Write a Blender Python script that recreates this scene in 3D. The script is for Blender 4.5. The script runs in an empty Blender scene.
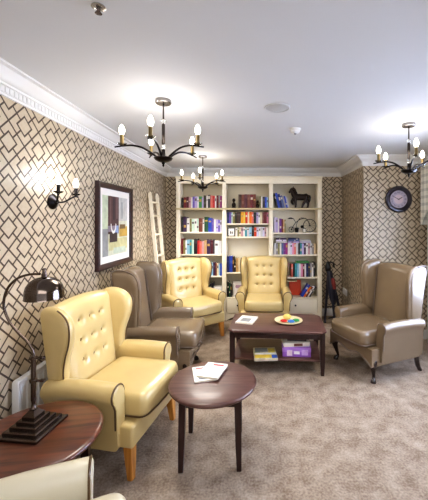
import bpy, bmesh, math, random
from mathutils import Vector, Matrix
random.seed(7)
PI = math.pi
R = math.radians
COL = bpy.context.scene.collection
F, VX, VY, CAMZ = 311.0, 255.0, 221.0, 1.55

def at(px, py, z):
    d = F * (CAMZ - z) / (py - VY)
    return ((px - VX) * d / F, d)

# ------------------------------------------------------------------ materials
def lin(c):
    return tuple((v / 255 / 12.92) if v / 255 <= .04045 else ((v / 255 + .055) / 1.055) ** 2.4 for v in c)

class NT:
    def __init__(s, m):
        m.use_nodes = True
        s.t = m.node_tree; s.n = s.t.nodes; s.l = s.t.links
        s.b = s.n['Principled BSDF']
    def new(s, kind, **kw):
        n = s.n.new(kind)
        for k, v in kw.items(): setattr(n, k, v)
        return n
    def put(s, sock, v):
        if isinstance(v, bpy.types.NodeSocket): s.l.new(v, sock)
        else: sock.default_value = v
    def math(s, op, a, b=None, c=None):
        n = s.new('ShaderNodeMath', operation=op)
        s.put(n.inputs[0], a)
        if b is not None: s.put(n.inputs[1], b)
        if c is not None: s.put(n.inputs[2], c)
        return n.outputs[0]
    def mix(s, f, a, b):
        n = s.new('ShaderNodeMix', data_type='RGBA')
        s.put(n.inputs[0], f)
        s.put(n.inputs[6], a if isinstance(a, bpy.types.NodeSocket) else (*a, 1))
        s.put(n.inputs[7], b if isinstance(b, bpy.types.NodeSocket) else (*b, 1))
        return n.outputs[2]

CACHE = {}
def mat(name, rgb, rough=.5, metal=0., var=.08, scale=8., bump=0., bscale=60., spec=.5, coat=0., stretch=(1, 1, 1), coord='Object', emit=None, estr=0., trans=0.):
    if name in CACHE: return CACHE[name]
    m = bpy.data.materials.new(name); N = NT(m); c = lin(rgb)
    tc = N.new('ShaderNodeTexCoord'); mp = N.new('ShaderNodeMapping')
    mp.inputs['Scale'].default_value = stretch
    N.l.new(tc.outputs[coord], mp.inputs['Vector'])
    nz = N.new('ShaderNodeTexNoise'); nz.inputs['Scale'].default_value = scale; nz.inputs['Detail'].default_value = 3
    N.l.new(mp.outputs[0], nz.inputs['Vector'])
    lo = tuple(v * (1 - var * 2) for v in c); hi = tuple(min(1, v * (1 + var * 2)) for v in c)
    N.l.new(N.mix(nz.outputs['Fac'], lo, hi), N.b.inputs['Base Color'])
    N.b.inputs['Roughness'].default_value = rough; N.b.inputs['Metallic'].default_value = metal
    N.b.inputs['Specular IOR Level'].default_value = spec
    N.b.inputs['Coat Weight'].default_value = coat
    N.b.inputs['Transmission Weight'].default_value = trans
    if emit:
        N.b.inputs['Emission Color'].default_value = (*lin(emit), 1); N.b.inputs['Emission Strength'].default_value = estr
    if bump:
        n2 = N.new('ShaderNodeTexNoise'); n2.inputs['Scale'].default_value = bscale; n2.inputs['Detail'].default_value = 4
        N.l.new(tc.outputs[coord], n2.inputs['Vector'])
        bp = N.new('ShaderNodeBump'); bp.inputs['Strength'].default_value = bump; bp.inputs['Distance'].default_value = .01
        N.l.new(n2.outputs['Fac'], bp.inputs['Height']); N.l.new(bp.outputs[0], N.b.inputs['Normal'])
    CACHE[name] = m
    return m

def wood(name, dark, light, rough=.3, coat=.3, stretch=(14, 1.2, 14)):
    if name in CACHE: return CACHE[name]
    m = bpy.data.materials.new(name); N = NT(m)
    tc = N.new('ShaderNodeTexCoord'); mp = N.new('ShaderNodeMapping'); mp.inputs['Scale'].default_value = stretch
    N.l.new(tc.outputs['Object'], mp.inputs['Vector'])
    nz = N.new('ShaderNodeTexNoise'); nz.inputs['Scale'].default_value = 3; nz.inputs['Detail'].default_value = 6; nz.inputs['Distortion'].default_value = .6
    N.l.new(mp.outputs[0], nz.inputs['Vector'])
    rp = N.new('ShaderNodeValToRGB')
    rp.color_ramp.elements[0].position = .3; rp.color_ramp.elements[0].color = (*lin(dark), 1)
    rp.color_ramp.elements[1].position = .7; rp.color_ramp.elements[1].color = (*lin(light), 1)
    N.l.new(nz.outputs['Fac'], rp.inputs[0]); N.l.new(rp.outputs[0], N.b.inputs['Base Color'])
    N.b.inputs['Roughness'].default_value = rough; N.b.inputs['Coat Weight'].default_value = coat; N.b.inputs['Coat Roughness'].default_value = .15
    CACHE[name] = m
    return m

def wallpaper():
    m = bpy.data.materials.new('geometric_wallpaper'); N = NT(m)
    uv = N.new('ShaderNodeUVMap'); sp = N.new('ShaderNodeSeparateXYZ'); N.l.new(uv.outputs[0], sp.inputs[0])
    P = .255
    x = N.math('DIVIDE', sp.outputs[0], P); y = N.math('DIVIDE', sp.outputs[1], P)
    u = N.math('FRACT', N.math('ADD', x, y)); v = N.math('FRACT', N.math('SUBTRACT', x, y))
    au = N.math('ABSOLUTE', N.math('SUBTRACT', u, .5)); av = N.math('ABSOLUTE', N.math('SUBTRACT', v, .5))
    hw = .030
    mx = N.math('MAXIMUM', au, av); mn = N.math('MINIMUM', au, av)
    l1 = N.math('GREATER_THAN', mx, .5 - hw)                                   # long diagonals
    q = .245
    l2 = N.math('LESS_THAN', N.math('ABSOLUTE', N.math('SUBTRACT', mx, q)), hw)  # inner diamond
    l3 = N.math('MULTIPLY', N.math('LESS_THAN', mn, hw), N.math('GREATER_THAN', mx, q))   # short ties
    line = N.math('MAXIMUM', N.math('MAXIMUM', l1, l2), l3)
    nz = N.new('ShaderNodeTexNoise'); nz.inputs['Scale'].default_value = 40
    N.l.new(uv.outputs[0], nz.inputs['Vector'])
    base = N.mix(nz.outputs['Fac'], lin((178, 162, 138)), lin((202, 187, 164)))
    N.l.new(N.mix(line, base, lin((66, 50, 38))), N.b.inputs['Base Color'])
    N.b.inputs['Roughness'].default_value = .42
    return m

def carpet():
    m = bpy.data.materials.new('mottled_carpet'); N = NT(m)
    tc = N.new('ShaderNodeTexCoord')
    a = N.new('ShaderNodeTexNoise'); a.inputs['Scale'].default_value = 9; a.inputs['Detail'].default_value = 5
    b = N.new('ShaderNodeTexNoise'); b.inputs['Scale'].default_value = 70; b.inputs['Detail'].default_value = 3
    for n in (a, b): N.l.new(tc.outputs['Object'], n.inputs['Vector'])
    f = N.math('ADD', N.math('MULTIPLY', a.outputs['Fac'], .52), N.math('MULTIPLY', b.outputs['Fac'], .48))
    rp = N.new('ShaderNodeValToRGB')
    rp.color_ramp.elements[0].position = .36; rp.color_ramp.elements[0].color = (*lin((128, 111, 96)), 1)
    rp.color_ramp.elements[1].position = .64; rp.color_ramp.elements[1].color = (*lin((178, 162, 145)), 1)
    N.l.new(f, rp.inputs[0]); N.l.new(rp.outputs[0], N.b.inputs['Base Color'])
    N.b.inputs['Roughness'].default_value = .95; N.b.inputs['Specular IOR Level'].default_value = .15
    bp = N.new('ShaderNodeBump'); bp.inputs['Strength'].default_value = .5; bp.inputs['Distance'].default_value = .01
    N.l.new(b.outputs['Fac'], bp.inputs['Height']); N.l.new(bp.outputs[0], N.b.inputs['Normal'])
    return m

def checked():
    m = bpy.data.materials.new('checked_fabric'); N = NT(m)
    uv = N.new('ShaderNodeUVMap'); sp = N.new('ShaderNodeSeparateXYZ'); N.l.new(uv.outputs[0], sp.inputs[0])
    a = N.math('LESS_THAN', N.math('FRACT', N.math('MULTIPLY', sp.outputs[0], 11.)), .4)
    b = N.math('LESS_THAN', N.math('FRACT', N.math('MULTIPLY', sp.outputs[1], 11.)), .4)
    f = N.math('MULTIPLY', N.math('ADD', a, b), .5)
    N.l.new(N.mix(f, lin((246, 245, 236)), lin((196, 198, 192))), N.b.inputs['Base Color'])
    N.b.inputs['Roughness'].default_value = .85
    return m

M = {}
M['ceiling'] = mat('ceiling_paint', (208, 208, 209), .8, var=.01, scale=2)
M['white'] = mat('white_gloss_paint', (224, 223, 222), .4, var=.01)
M['cream_paint'] = mat('cream_bookcase_paint', (242, 233, 212), .45, var=.02, scale=3)
M['paper'] = wallpaper(); M['carpet'] = carpet(); M['check'] = checked()
M['cream'] = mat('cream_leather', (207, 184, 130), .3, var=.06, scale=5, bump=.05, bscale=120, coat=.3)
M['button'] = mat('shaded_button_leather', (150, 122, 70), .35, var=.05)  # leather colour darkened to carry the shadow of the button dimples
M['ivory'] = mat('ivory_leather', (206, 198, 176), .36, var=.03, scale=5, bump=.05, bscale=120, coat=.1)
M['grey'] = mat('taupe_leather', (124, 107, 87), .27, var=.06, scale=5, bump=.05, bscale=120, coat=.35)
M['pipe'] = mat('dark_piping', (92, 70, 44), .4)
M['gpipe'] = mat('taupe_piping', (112, 97, 86), .35)
M['oak'] = wood('oak_leg_wood', (176, 112, 44), (214, 154, 76), .35, stretch=(12, 12, 1))
M['dark_leg'] = wood('dark_leg_wood', (26, 17, 18), (48, 30, 28), .25, stretch=(12, 12, 1))
M['mahog'] = wood('mahogany_wood', (78, 51, 47), (110, 78, 71), .34, .2, stretch=(1.2, 14, 14))
M['mahog_leg'] = wood('dark_mahogany_wood', (30, 14, 15), (50, 26, 25), .3, .3, stretch=(14, 14, 1.2))
M['walnut'] = wood('walnut_table_wood', (62, 30, 20), (112, 60, 38), .28, .4, stretch=(1.2, 12, 12))
M['bronze'] = mat('dark_bronze_metal', (30, 25, 26), .28, .7, var=.1)
M['brass'] = mat('aged_brass_metal', (140, 122, 84), .3, .9, var=.1)
M['chrome'] = mat('smoky_chrome_metal', (96, 88, 84), .12, 1., var=.05)
M['steel'] = mat('pewter_metal', (96, 84, 78), .25, .9, var=.15, scale=12)
M['glass'] = mat('clear_glass', (245, 248, 250), .03, trans=1., var=0)
M['bulb'] = mat('lit_bulb_glass', (255, 250, 240), .3, var=0, emit=(255, 244, 226), estr=9.)
M['frame'] = wood('dark_frame_wood', (34, 16, 16), (58, 28, 26), .3, .4, stretch=(10, 10, 10))
M['black'] = mat('black_painted_metal', (24, 22, 22), .4, .2)
M['sculpt'] = mat('dark_cast_bronze', (44, 32, 27), .35, .5, var=.2, scale=30)
M['pages'] = mat('book_pages', (228, 220, 200), .8, var=.04, scale=90)
M['mount'] = mat('picture_mount_card', (240, 236, 228), .7, var=.01)

# ------------------------------------------------------------------ mesh helpers
def link(name, me, m, parent=None, smooth=True):
    if smooth:
        for p in me.polygons: p.use_smooth = True
    mats = m if isinstance(m, (list, tuple)) else [m]
    for q in mats: me.materials.append(q)
    o = bpy.data.objects.new(name, me); COL.objects.link(o)
    if parent: o.parent = parent
    return o

def obj(name, bm, m, parent=None, smooth=True, angle=40):
    bmesh.ops.recalc_face_normals(bm, faces=bm.faces)
    if smooth:
        for e in bm.edges:
            if len(e.link_faces) == 2 and e.calc_face_angle(0) > R(angle): e.smooth = False
    me = bpy.data.meshes.new(name); bm.to_mesh(me); bm.free()
    return link(name, me, m, parent, smooth)

def thing(name, label, cat, loc=(0, 0, 0), rz=0, group=None):
    o = bpy.data.objects.new(name, None); COL.objects.link(o); o.empty_display_size = .1
    o.location = loc; o.rotation_euler = (0, 0, rz)
    return tag(o, label, cat, group)

def tag(o, label, cat, group=None):
    o['label'] = label; o['category'] = cat
    if group: o['group'] = group
    return o

def struct(o):
    o['kind'] = 'structure'; return o

def copy_tree(o, parent=None):
    c = o.copy(); COL.objects.link(c)
    if parent: c.parent = parent
    for ch in list(o.children): copy_tree(ch, c)
    return c

def loft(bm, loops, caps=True, wrap=False):
    rows = [[bm.verts.new(p) for p in lp] for lp in loops]
    n = len(rows[0]); k = len(rows)
    for i in range(k if wrap else k - 1):
        a, b = rows[i], rows[(i + 1) % k]
        for j in range(n):
            bm.faces.new((a[j], a[(j + 1) % n], b[(j + 1) % n], b[j]))
    if caps and not wrap:
        bm.faces.new(rows[0]); bm.faces.new(rows[-1])
    return rows

def box(bm, x0, x1, y0, y1, z0, z1, bev=0., mi=0, seg=2):
    vs = [bm.verts.new(p) for p in [(x0, y0, z0), (x1, y0, z0), (x1, y1, z0), (x0, y1, z0), (x0, y0, z1), (x1, y0, z1), (x1, y1, z1), (x0, y1, z1)]]
    fs = [bm.faces.new([vs[i] for i in q]) for q in [(0, 1, 2, 3), (4, 5, 6, 7), (0, 1, 5, 4), (1, 2, 6, 5), (2, 3, 7, 6), (3, 0, 4, 7)]]
    for f in fs: f.material_index = mi
    if bev:
        es = list({e for f in fs for e in f.edges})
        bmesh.ops.bevel(bm, geom=es, offset=bev, segments=seg, affect='EDGES', profile=.5)
    return vs

def bxo(name, dims, m, parent=None, bev=.004, seg=2):
    bm = bmesh.new(); box(bm, *dims, bev=bev, seg=seg)
    return obj(name, bm, m, parent)

def lathe(bm, prof, n=24, c=(0, 0, 0)):
    loops = [[(c[0] + r * math.cos(2 * PI * k / n), c[1] + r * math.sin(2 * PI * k / n), c[2] + z) for k in range(n)] for r, z in prof]
    return loft(bm, loops)

def tube(bm, path, rad, n=8, closed=False):
    P = [Vector(p) for p in path]; k = len(P)
    rs = rad if isinstance(rad, (list, tuple)) else [rad] * k
    up = None; loops = []
    for i in range(k):
        if closed: t = P[(i + 1) % k] - P[i - 1]
        else: t = P[min(i + 1, k - 1)] - P[max(i - 1, 0)]
        t.normalize()
        if up is None:
            up = Vector((0, 0, 1)) if abs(t.z) < .9 else Vector((1, 0, 0))
        up = up - t * up.dot(t); up.normalize()
        s = t.cross(up)
        loops.append([P[i] + (up * math.cos(2 * PI * j / n) + s * math.sin(2 * PI * j / n)) * rs[i] for j in range(n)])
    loft(bm, loops, wrap=closed)

def catmull(pts, sub=6, closed=False):
    P = [Vector(p) for p in pts]; n = len(P); out = []
    rng = n if closed else n - 1
    for i in range(rng):
        g = (lambda k: P[k % n]) if closed else (lambda k: P[max(0, min(n - 1, k))])
        a, b, c, d = g(i - 1), g(i), g(i + 1), g(i + 2)
        for s in range(sub):
            t = s / sub
            out.append(.5 * ((2 * b) + (c - a) * t + (2 * a - 5 * b + 4 * c - d) * t * t + (3 * b - a - 3 * c + d) * t ** 3))
    if not closed: out.append(P[-1])
    return out

def pillow(bm, outline, th, edge, mapf, dome=0., center=None):
    """A padded panel: the outline shrinks towards its centre while both sides swell to full thickness."""
    n = len(outline)
    cx, cy = center or (sum(p[0] for p in outline) / n, sum(p[1] for p in outline) / n)
    ss = [1 - edge * k for k in (.03, .12, .3, .55, 1.)] + [v for v in (.7, .45, .22) if v < 1 - edge]
    s0 = 1 - edge
    def h(s):
        if s > s0: return th / 2 * math.sqrt(max(0, 1 - ((s - s0) / edge) ** 2))
        return th / 2 + dome * (1 - (s / s0) ** 2)
    eq = [bm.verts.new(mapf(a, b, 0)) for a, b in outline]
    for sg in (1, -1):
        prev = eq
        for s in ss:
            cur = [bm.verts.new(mapf(cx + (a - cx) * s, cy + (b - cy) * s, sg * h(s))) for a, b in outline]
            for j in range(n): bm.faces.new((prev[j], prev[(j + 1) % n], cur[(j + 1) % n], cur[j]))
            prev = cur
        c = bm.verts.new(mapf(cx, cy, sg * h(0)))
        for j in range(n): bm.faces.new((prev[j], prev[(j + 1) % n], c))

def rrect(x0, x1, y0, y1, r, n=5, per=4):
    out = []
    for cx, cy, a0 in ((x1 - r, y1 - r, 0), (x0 + r, y1 - r, 90), (x0 + r, y0 + r, 180), (x1 - r, y0 + r, 270)):
        for k in range(n + 1):
            a = R(a0 + 90 * k / n); out.append((cx + r * math.cos(a), cy + r * math.sin(a)))
    full = []
    for i, p in enumerate(out):
        q = out[(i + 1) % len(out)]; full.append(p)
        if math.dist(p, q) > .08:
            for k in range(1, per): full.append((p[0] + (q[0] - p[0]) * k / per, p[1] + (q[1] - p[1]) * k / per))
    return full

# ------------------------------------------------------------------ the room
XL, YB, XB, YC, XR, YN, ZC, ZK = -1.46, 5.10, 1.43, 4.10, 2.32, -1.6, 2.40, 2.275
def quad_wall(name, a, b, z0, z1, m):
    bm = bmesh.new(); uvl = bm.loops.layers.uv.new('UVMap')
    L = math.dist(a, b)
    pts = [(*a, z0), (*b, z0), (*b, z1), (*a, z1)]
    f = bm.faces.new([bm.verts.new(p) for p in pts])
    for lp, (u, v) in zip(f.loops, [(0, z0), (L, z0), (L, z1), (0, z1)]): lp[uvl].uv = (u, v + .02)
    me = bpy.data.meshes.new(name); bm.to_mesh(me); bm.free()
    return struct(link(name, me, m, None, False))
quad_wall('wall_left', (XL, YN), (XL, YB), 0, ZC, M['paper'])
quad_wall('wall_back', (XL, YB), (XB, YB), 0, ZC, M['paper'])
quad_wall('wall_alcove', (XB, YB), (XB, YC), 0, ZC, M['paper'])
quad_wall('wall_right_back', (XB, YC), (XR, YC), 0, ZC, M['paper'])
# window wall, with its opening (beyond the frame of the photo)
WY0, WY1, WZ0, WZ1 = 1.2, 3.75, .45, 2.15
bm = bmesh.new(); uvl = bm.loops.layers.uv.new('UVMap')
for y0, y1, z0, z1 in ((YN, WY0, 0, ZC), (WY1, YC, 0, ZC), (WY0, WY1, 0, WZ0), (WY0, WY1, WZ1, ZC)):
    f = bm.faces.new([bm.verts.new(p) for p in ((XR, y0, z0), (XR, y1, z0), (XR, y1, z1), (XR, y0, z1))])
    for lp in f.loops: lp[uvl].uv = (lp.vert.co.y, lp.vert.co.z)
me = bpy.data.meshes.new('wall_right'); bm.to_mesh(me); bm.free(); struct(link('wall_right', me, M['paper'], None, False))
bm = bmesh.new()
for d in ((XR, XR + .08, WY0, WY0 + .06, WZ0, WZ1), (XR, XR + .08, WY1 - .06, WY1, WZ0, WZ1), (XR, XR + .08, WY0 + .06, WY1 - .06, WZ0, WZ0 + .06),
          (XR, XR + .08, WY0 + .06, WY1 - .06, WZ1 - .06, WZ1), (XR, XR + .08, 2.45, 2.5, WZ0 + .06, WZ1 - .06)): box(bm, *d, bev=.006)
w = struct(obj('window_1', bm, M['white']))
bm = bmesh.new(); box(bm, XR + .035, XR + .041, WY0 + .06, WY1 - .06, WZ0 + .06, WZ1 - .06); obj('pane', bm, M['glass'], w, False)
bm = bmesh.new(); box(bm, XL, XR, YN, YB, -.05, 0); struct(obj('floor', bm, M['carpet'], None, False))
bm = bmesh.new(); box(bm, XL, XR, YN, YB, ZC, ZC + .05); struct(obj('ceiling', bm, M['ceiling'], None, False))

# cornice swept along the wall line, mitred at the corners
path = [(XL, YN), (XL, YB), (XB, YB), (XB, YC), (XR, YC), (XR, YN)]
prof = [(.0, ZK), (.014, ZK), (.016, ZK + .012), (.022, ZK + .014), (.022, ZK + .05), (.034, ZK + .054), (.036, ZK + .064), (.046, ZK + .066), (.062, ZK + .074), (.084, ZK + .09), (.104, ZK + .108), (.108, ZK + .113), (.137, ZK + .114), (.137, ZC), (0, ZC)]
def mitred(path, prof):
    bm = bmesh.new(); loops = []
    def nrm(a, b):
        d = Vector((b[0] - a[0], b[1] - a[1])).normalized(); return Vector((d.y, -d.x))
    for i, p in enumerate(path):
        if i == 0: o = nrm(p, path[1])
        elif i == len(path) - 1: o = nrm(path[i - 1], p)
        else:
            n1, n2 = nrm(path[i - 1], p), nrm(p, path[i + 1]); o = (n1 + n2) / (1 + n1.dot(n2))
        loops.append([(p[0] + o.x * q, p[1] + o.y * q, z) for q, z in prof])
    loft(bm, loops); return bm
struct(obj('trim_1', mitred(path, prof), M['white'], None, True, 25))
bm = bmesh.new()
y = YN + .02
while y < YB - .06:
    box(bm, XL + .020, XL + .028, y, y + .018, ZK + .016, ZK + .048); y += .034
x = XB + .06
while x < XR - .04:
    box(bm, x, x + .018, YC - .034, YC - .020, ZK + .016, ZK + .048); x += .034
y = YC + .02
while y < YB - .04:
    box(bm, XB - .034, XB - .020, y, y + .018, ZK + .016, ZK + .048); y += .034
struct(obj('trim_2', bm, M['white'], None, False))
bprof = [(0, 0), (.018, 0), (.018, .09), (.012, .11), (.006, .12), (0, .12)]
for nm, p in (('baseboard_left', path[:2]), ('baseboard_back', path[1:3]), ('baseboard_alcove', path[2:4]), ('baseboard_right', path[3:5])):
    struct(obj(nm, mitred(p, bprof), M['white'], None, True, 25))

# ------------------------------------------------------------------ armchairs
def make_chair(name, label, leather, piping, style, group=None):
    t = thing(name, label, 'armchair', group=group)
    L, Pp = M[leather], M[piping]
    # base rail between the arms
    bm = bmesh.new()
    if style == 'cream':
        box(bm, -.315, .315, -.365, .27, .19, .332, bev=.022, seg=3)
        obj('seat_rail', bm, L, t)
    else:
        out = [(-.32, .335)] + [(x / 100, .335) for x in range(-25, 30, 5)] + [(.32, .335), (.32, .26), (.32, .17)]
        for k in range(1, 16):
            x = .32 - .64 * k / 16
            out.append((x, .17 + .055 * (math.sin(PI * k / 16) ** .7) - .02 * math.cos(4 * PI * k / 16) + .02))
        out += [(-.32, .17), (-.32, .26)]
        f1 = [(x, -.365 - .02 * (1 - (x / .32) ** 2), z) for x, z in out]; f2 = [(x, .27, z) for x, z in out]
        loft(bm, [f1, f2])
        obj('seat_rail', bm, L, t, True, 35)
        bm = bmesh.new(); tube(bm, [(x, y - .003, z) for x, y, z in f1[14:31]], .007, 6); obj('piping', bm, Pp, t)
    # seat cushion
    bm = bmesh.new()
    oc = rrect(-.258, .258, -.415, .155, .05)
    bow = (lambda x, y: -.025 * (1 - (x / .26) ** 2) if y < -.2 else 0)
    cf = lambda a, b, h: (a, b + bow(a, b), .405 + h + (.012 if h > 0 else 0))
    pillow(bm, oc, .14, .11, cf, .010)
    cu = obj('seat_cushion', bm, L, t)
    bm = bmesh.new(); tube(bm, [(a, b + bow(a, b), .352) for a, b in rrect(-.255, .255, -.410, .15, .05)], .006, 6, True); obj('piping', bm, Pp, cu)
    # backrest, button tufted on the cream chairs
    btn = [(x, z) for z in (.885, .745, .605) for x in (-.105, 0, .105)] if style == 'cream' else []
    nu, nv = 44, 56
    lean = .15
    def front(z): return .165 + (z - .45) * lean
    H0, H1 = .24, (1.02 if style == 'cream' else 1.055)
    bm = bmesh.new(); rows = []
    def pt(u, v, side):
        hw = .245 + .025 * v
        ztop = H1 + .028 * (1 - u * u)
        z = H0 + (ztop - H0) * v
        x = hw * u
        e = (1 - abs(u) ** 10) ** .5 * (1 - max(0, (v - .9) / .1) ** 2.2) ** .5
        if side:
            y = front(z) + .065 - e * (.065 + .018 * (1 - u * u))
            for bx, bz in btn:
                d2 = (x - bx) ** 2 + (z - bz) ** 2
                y += .030 * math.exp(-d2 / (.017 ** 2)) + .010 * math.exp(-d2 / (.045 ** 2))
        else: y = front(z) + .065 + e * .06
        return (x, y, z)
    fr = [[bm.verts.new(pt(-1 + 2 * i / nu, j / nv, 1)) for i in range(nu + 1)] for j in range(nv + 1)]
    bk = [[(fr[j][i] if i in (0, nu) or j == nv else bm.verts.new(pt(-1 + 2 * i / nu, j / nv, 0))) for i in range(nu + 1)] for j in range(nv + 1)]
    for g in (fr, bk):
        for j in range(nv):
            for i in range(nu): bm.faces.new((g[j][i], g[j][i + 1], g[j + 1][i + 1], g[j + 1][i]))
    bm.faces.new(fr[0] + bk[0][::-1][1:-1])
    br = obj('backrest', bm, L, t, True, 60)
    for bx, bz in btn:
        bm = bmesh.new(); bmesh.ops.create_uvsphere(bm, u_segments=10, v_segments=6, radius=.0115, matrix=Matrix.Translation((bx, front(bz) + .013, bz)) @ Matrix.Diagonal((1, .6, 1, 1)))
        obj('button', bm, M['button'], br)
    if style == 'grey':
        for s in (-1, 1):
            bm = bmesh.new(); tube(bm, [(s * (.225 + .025 * (z - .5)), front(z) - .004, z) for z in [.46 + .05 * k for k in range(12)]], .006, 6); obj('piping', bm, Pp, br)
    # wings
    if style == 'cream':
        wp = [(.285, .50), (.315, .68), (.34, .86), (.355, .99), (.342, 1.022), (.29, 1.036), (.215, 1.03), (.145, 1.0), (.10, .95), (.088, .88), (.10, .80), (.13, .72), (.15, .64), (.155, .56), (.19, .50)]
    else:
        wp = [(.285, .50), (.315, .68), (.34, .86), (.365, 1.03), (.355, 1.08), (.30, 1.092), (.215, 1.082), (.145, 1.055), (.105, .99), (.095, .88), (.10, .78), (.105, .70), (.11, .62), (.12, .55), (.17, .50)]
    wl = [(p.x, p.y) for p in catmull([(a, b, 0) for a, b in wp], 3, True)]
    for s in (-1, 1):
        def wm(a, b, h, s=s):
            fl = max(0, .32 - a)
            return (s * (.278 + .13 * fl + .035 * (b - .6) + h), a, b)
        bm = bmesh.new(); pillow(bm, wl, .085, .25, wm, .006, (.225, .79))
        wg = obj('wing', bm, L, t)
        bm = bmesh.new()
        ring = [wm(a, b, .028) for a, b in wl]
        k = len(ring)
        tube(bm, [ring[(i) % k] for i in (range(int(k * .44), int(k * .93)) if style == 'cream' else range(0, int(k * .62)))], .005, 6); obj('piping', bm, Pp, wg)
        if style == 'grey':                       # rolled front edge
            bm = bmesh.new(); pth = [wm(a, b, .012) for a, b in wl[int(k * .42):int(k * .9)]]
            tube(bm, pth, [.012] + [.019] * (len(pth) - 2) + [.012], 10); obj('wing_roll', bm, L, wg)
    # scroll arms
    for s in (-1, 1):
        cx, cz, r = .325, .52, (.06 if style == 'cream' else .052); AF = .10 if style == 'cream' else .11
        sec = [(.262, .19), (.262, .30), (.262, .42)]
        for k in range(13):
            a = R(195 - 240 * k / 12); sec.append((cx + r * math.cos(a), cz + r * math.sin(a)))
        sec += [(.352, .44), (.347, .32), (.340, .19)]
        ccx, ccz = .315, .42
        loops = []
        for y, sc, dz in ((-.372 + AF, .72, 0), (-.374 + AF, .90, 0), (-.366 + AF, .97, 0), (-.350 + AF, 1, 0), (-.20 + AF * .6, 1, .004), (0, 1, .006), (.15, 1, 0), (.28, .98, -.01)):
            loops.append([(s * (ccx + (a - ccx) * sc + (.012 * max(0, -y - .15))), y, ccz + (b - ccz) * sc + (dz if b > .4 else 0)) for a, b in sec])
        bm = bmesh.new(); loft(bm, loops)
        ar = obj('arm', bm, L, t, True, 55)
        bm = bmesh.new(); tube(bm, [(s * (ccx + (a - ccx) * .985 + .002), -.364 + AF, ccz + (b - ccz) * .985) for a, b in sec[1:-1]], .0065, 6); obj('piping', bm, Pp, ar)
    # legs
    for sx in (-1, 1):
        for sy in (-1, 1):
            bm = bmesh.new()
            if style == 'cream':
                x, y = sx * .275, sy * (.315 if sy < 0 else .27)
                def sq(w, z, ox, oy): return [(x + ox + a * w, y + oy + b * w, z) for a, b in ((-1, -1), (1, -1), (1, 1), (-1, 1))]
                loft(bm, [sq(.019, 0, sx * .012, sy * .02), sq(.0275, .12, sx * .004, sy * .008), sq(.032, .22, 0, 0)])
                bmesh.ops.bevel(bm, geom=[e for e in bm.edges if abs(e.verts[0].co.z - e.verts[1].co.z) > .05], offset=.004, segments=2, affect='EDGES')
                obj('leg', bm, M['oak'], t, True, 50)
            else:
                x, y = sx * .275, sy * (.30 if sy < 0 else .27)
                if sy < 0:
                    pth = catmull([(x - sx * .01, y + .01, .24), (x + sx * .018, y - .022, .195), (x + sx * .008, y - .012, .12), (x - sx * .004, y + .004, .05), (x + sx * .008, y - .012, .018), (x + sx * .01, y - .016, .0)], 4)
                    rr = catmull([(.036, 0, 0), (.036, 0, 0), (.022, 0, 0), (.0145, 0, 0), (.024, 0, 0), (.026, 0, 0)], 4)
                    tube(bm, pth, [q.x for q in rr], 10)
                else:
                    tube(bm, catmull([(x, y - .01, .24), (x, y, .15), (x, y + .02, .06), (x, y + .055, 0)], 4), [.027] * 5 + [.024] * 4 + [.021] * 4, 8)
                obj('leg', bm, M['dark_leg'], t)
    if style == 'cream':                          # the cream model is a little shallower and lower
        for ch in t.children_recursive:
            for v in ch.data.vertices:
                v.co.y *= .88
                if v.co.z > .6: v.co.z = .6 + (v.co.z - .6) * .945
    return t

a1 = make_chair('armchair', 'cream leather wing armchair with buttoned back beside the arched metal lamp', 'cream', 'pipe', 'cream', 'cream button-back wing armchairs')
a1.location = (-.985, 2.205, 0); a1.rotation_euler.z = R(80)
c = copy_tree(a1); c.location = (-.85, 4.25, 0); c.rotation_euler.z = R(39)
c['label'] = 'cream leather buttoned wing armchair standing in the corner by the ladder'
c = copy_tree(a1); c.location = (.13, 4.48, 0); c.rotation_euler.z = R(-2)
c['label'] = 'cream leather buttoned wing armchair facing forward behind the coffee table'
g1 = make_chair('armchair', 'taupe grey leather wing armchair under the framed picture by left wall', 'grey', 'gpipe', 'grey', 'taupe leather wing armchairs')
g1.location = (-.97, 3.20, 0); g1.rotation_euler.z = R(90)
c = copy_tree(g1); c.location = (1.31, 3.36, 0); c.rotation_euler.z = R(-67)
c['label'] = 'taupe grey leather wing armchair under the round wall clock, dark curved legs'
f1 = make_chair('armchair', 'ivory leather wing armchair cut off by the lower left corner, nearest', 'ivory', 'pipe', 'cream')
f1.location = (-.758, .878, 0); f1.rotation_euler.z = R(113)

# ------------------------------------------------------------------ tables
def round_table(name, label, loc, r, h, top, legm, legs, leg_r, rz=0):
    t = thing(name, label, 'table', (*loc, 0), rz)
    bm = bmesh.new()
    lathe(bm, [(r - .03, h - .032), (r - .01, h - .030), (r - .002, h - .022), (r, h - .014), (r - .004, h - .006), (r - .012, h - .002), (r - .02, h), (r * .5, h)], 64)
    obj('tabletop', bm, top, t, True, 50)
    bm = bmesh.new(); a = leg_r * .707
    for d in ((-a, a, -a - .008, -a + .008), (-a, a, a - .008, a + .008), (-a - .008, -a + .008, -a, a), (a - .008, a + .008, -a, a)):
        box(bm, *d, h - .085, h - .031, bev=.002)
    obj('apron', bm, legm, t)
    for k in range(legs):
        th = PI / 4 + 2 * PI * k / legs
        x, y = leg_r * math.cos(th), leg_r * math.sin(th)
        bm = bmesh.new()
        def sq(w, z): return [(x * (1 + .06 * (1 - z / h)) + p * w, y * (1 + .06 * (1 - z / h)) + q * w, z) for p, q in ((-1, -1), (1, -1), (1, 1), (-1, 1))]
        loft(bm, [sq(.0145, 0), sq(.019, h * .4), sq(.021, h - .03)])
        bmesh.ops.bevel(bm, geom=[e for e in bm.edges if abs(e.verts[0].co.z - e.verts[1].co.z) > .05], offset=.003, segments=2, affect='EDGES')
        obj('leg', bm, legm, t, True, 50)
    return t
RT = (-.285, 2.11)
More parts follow.
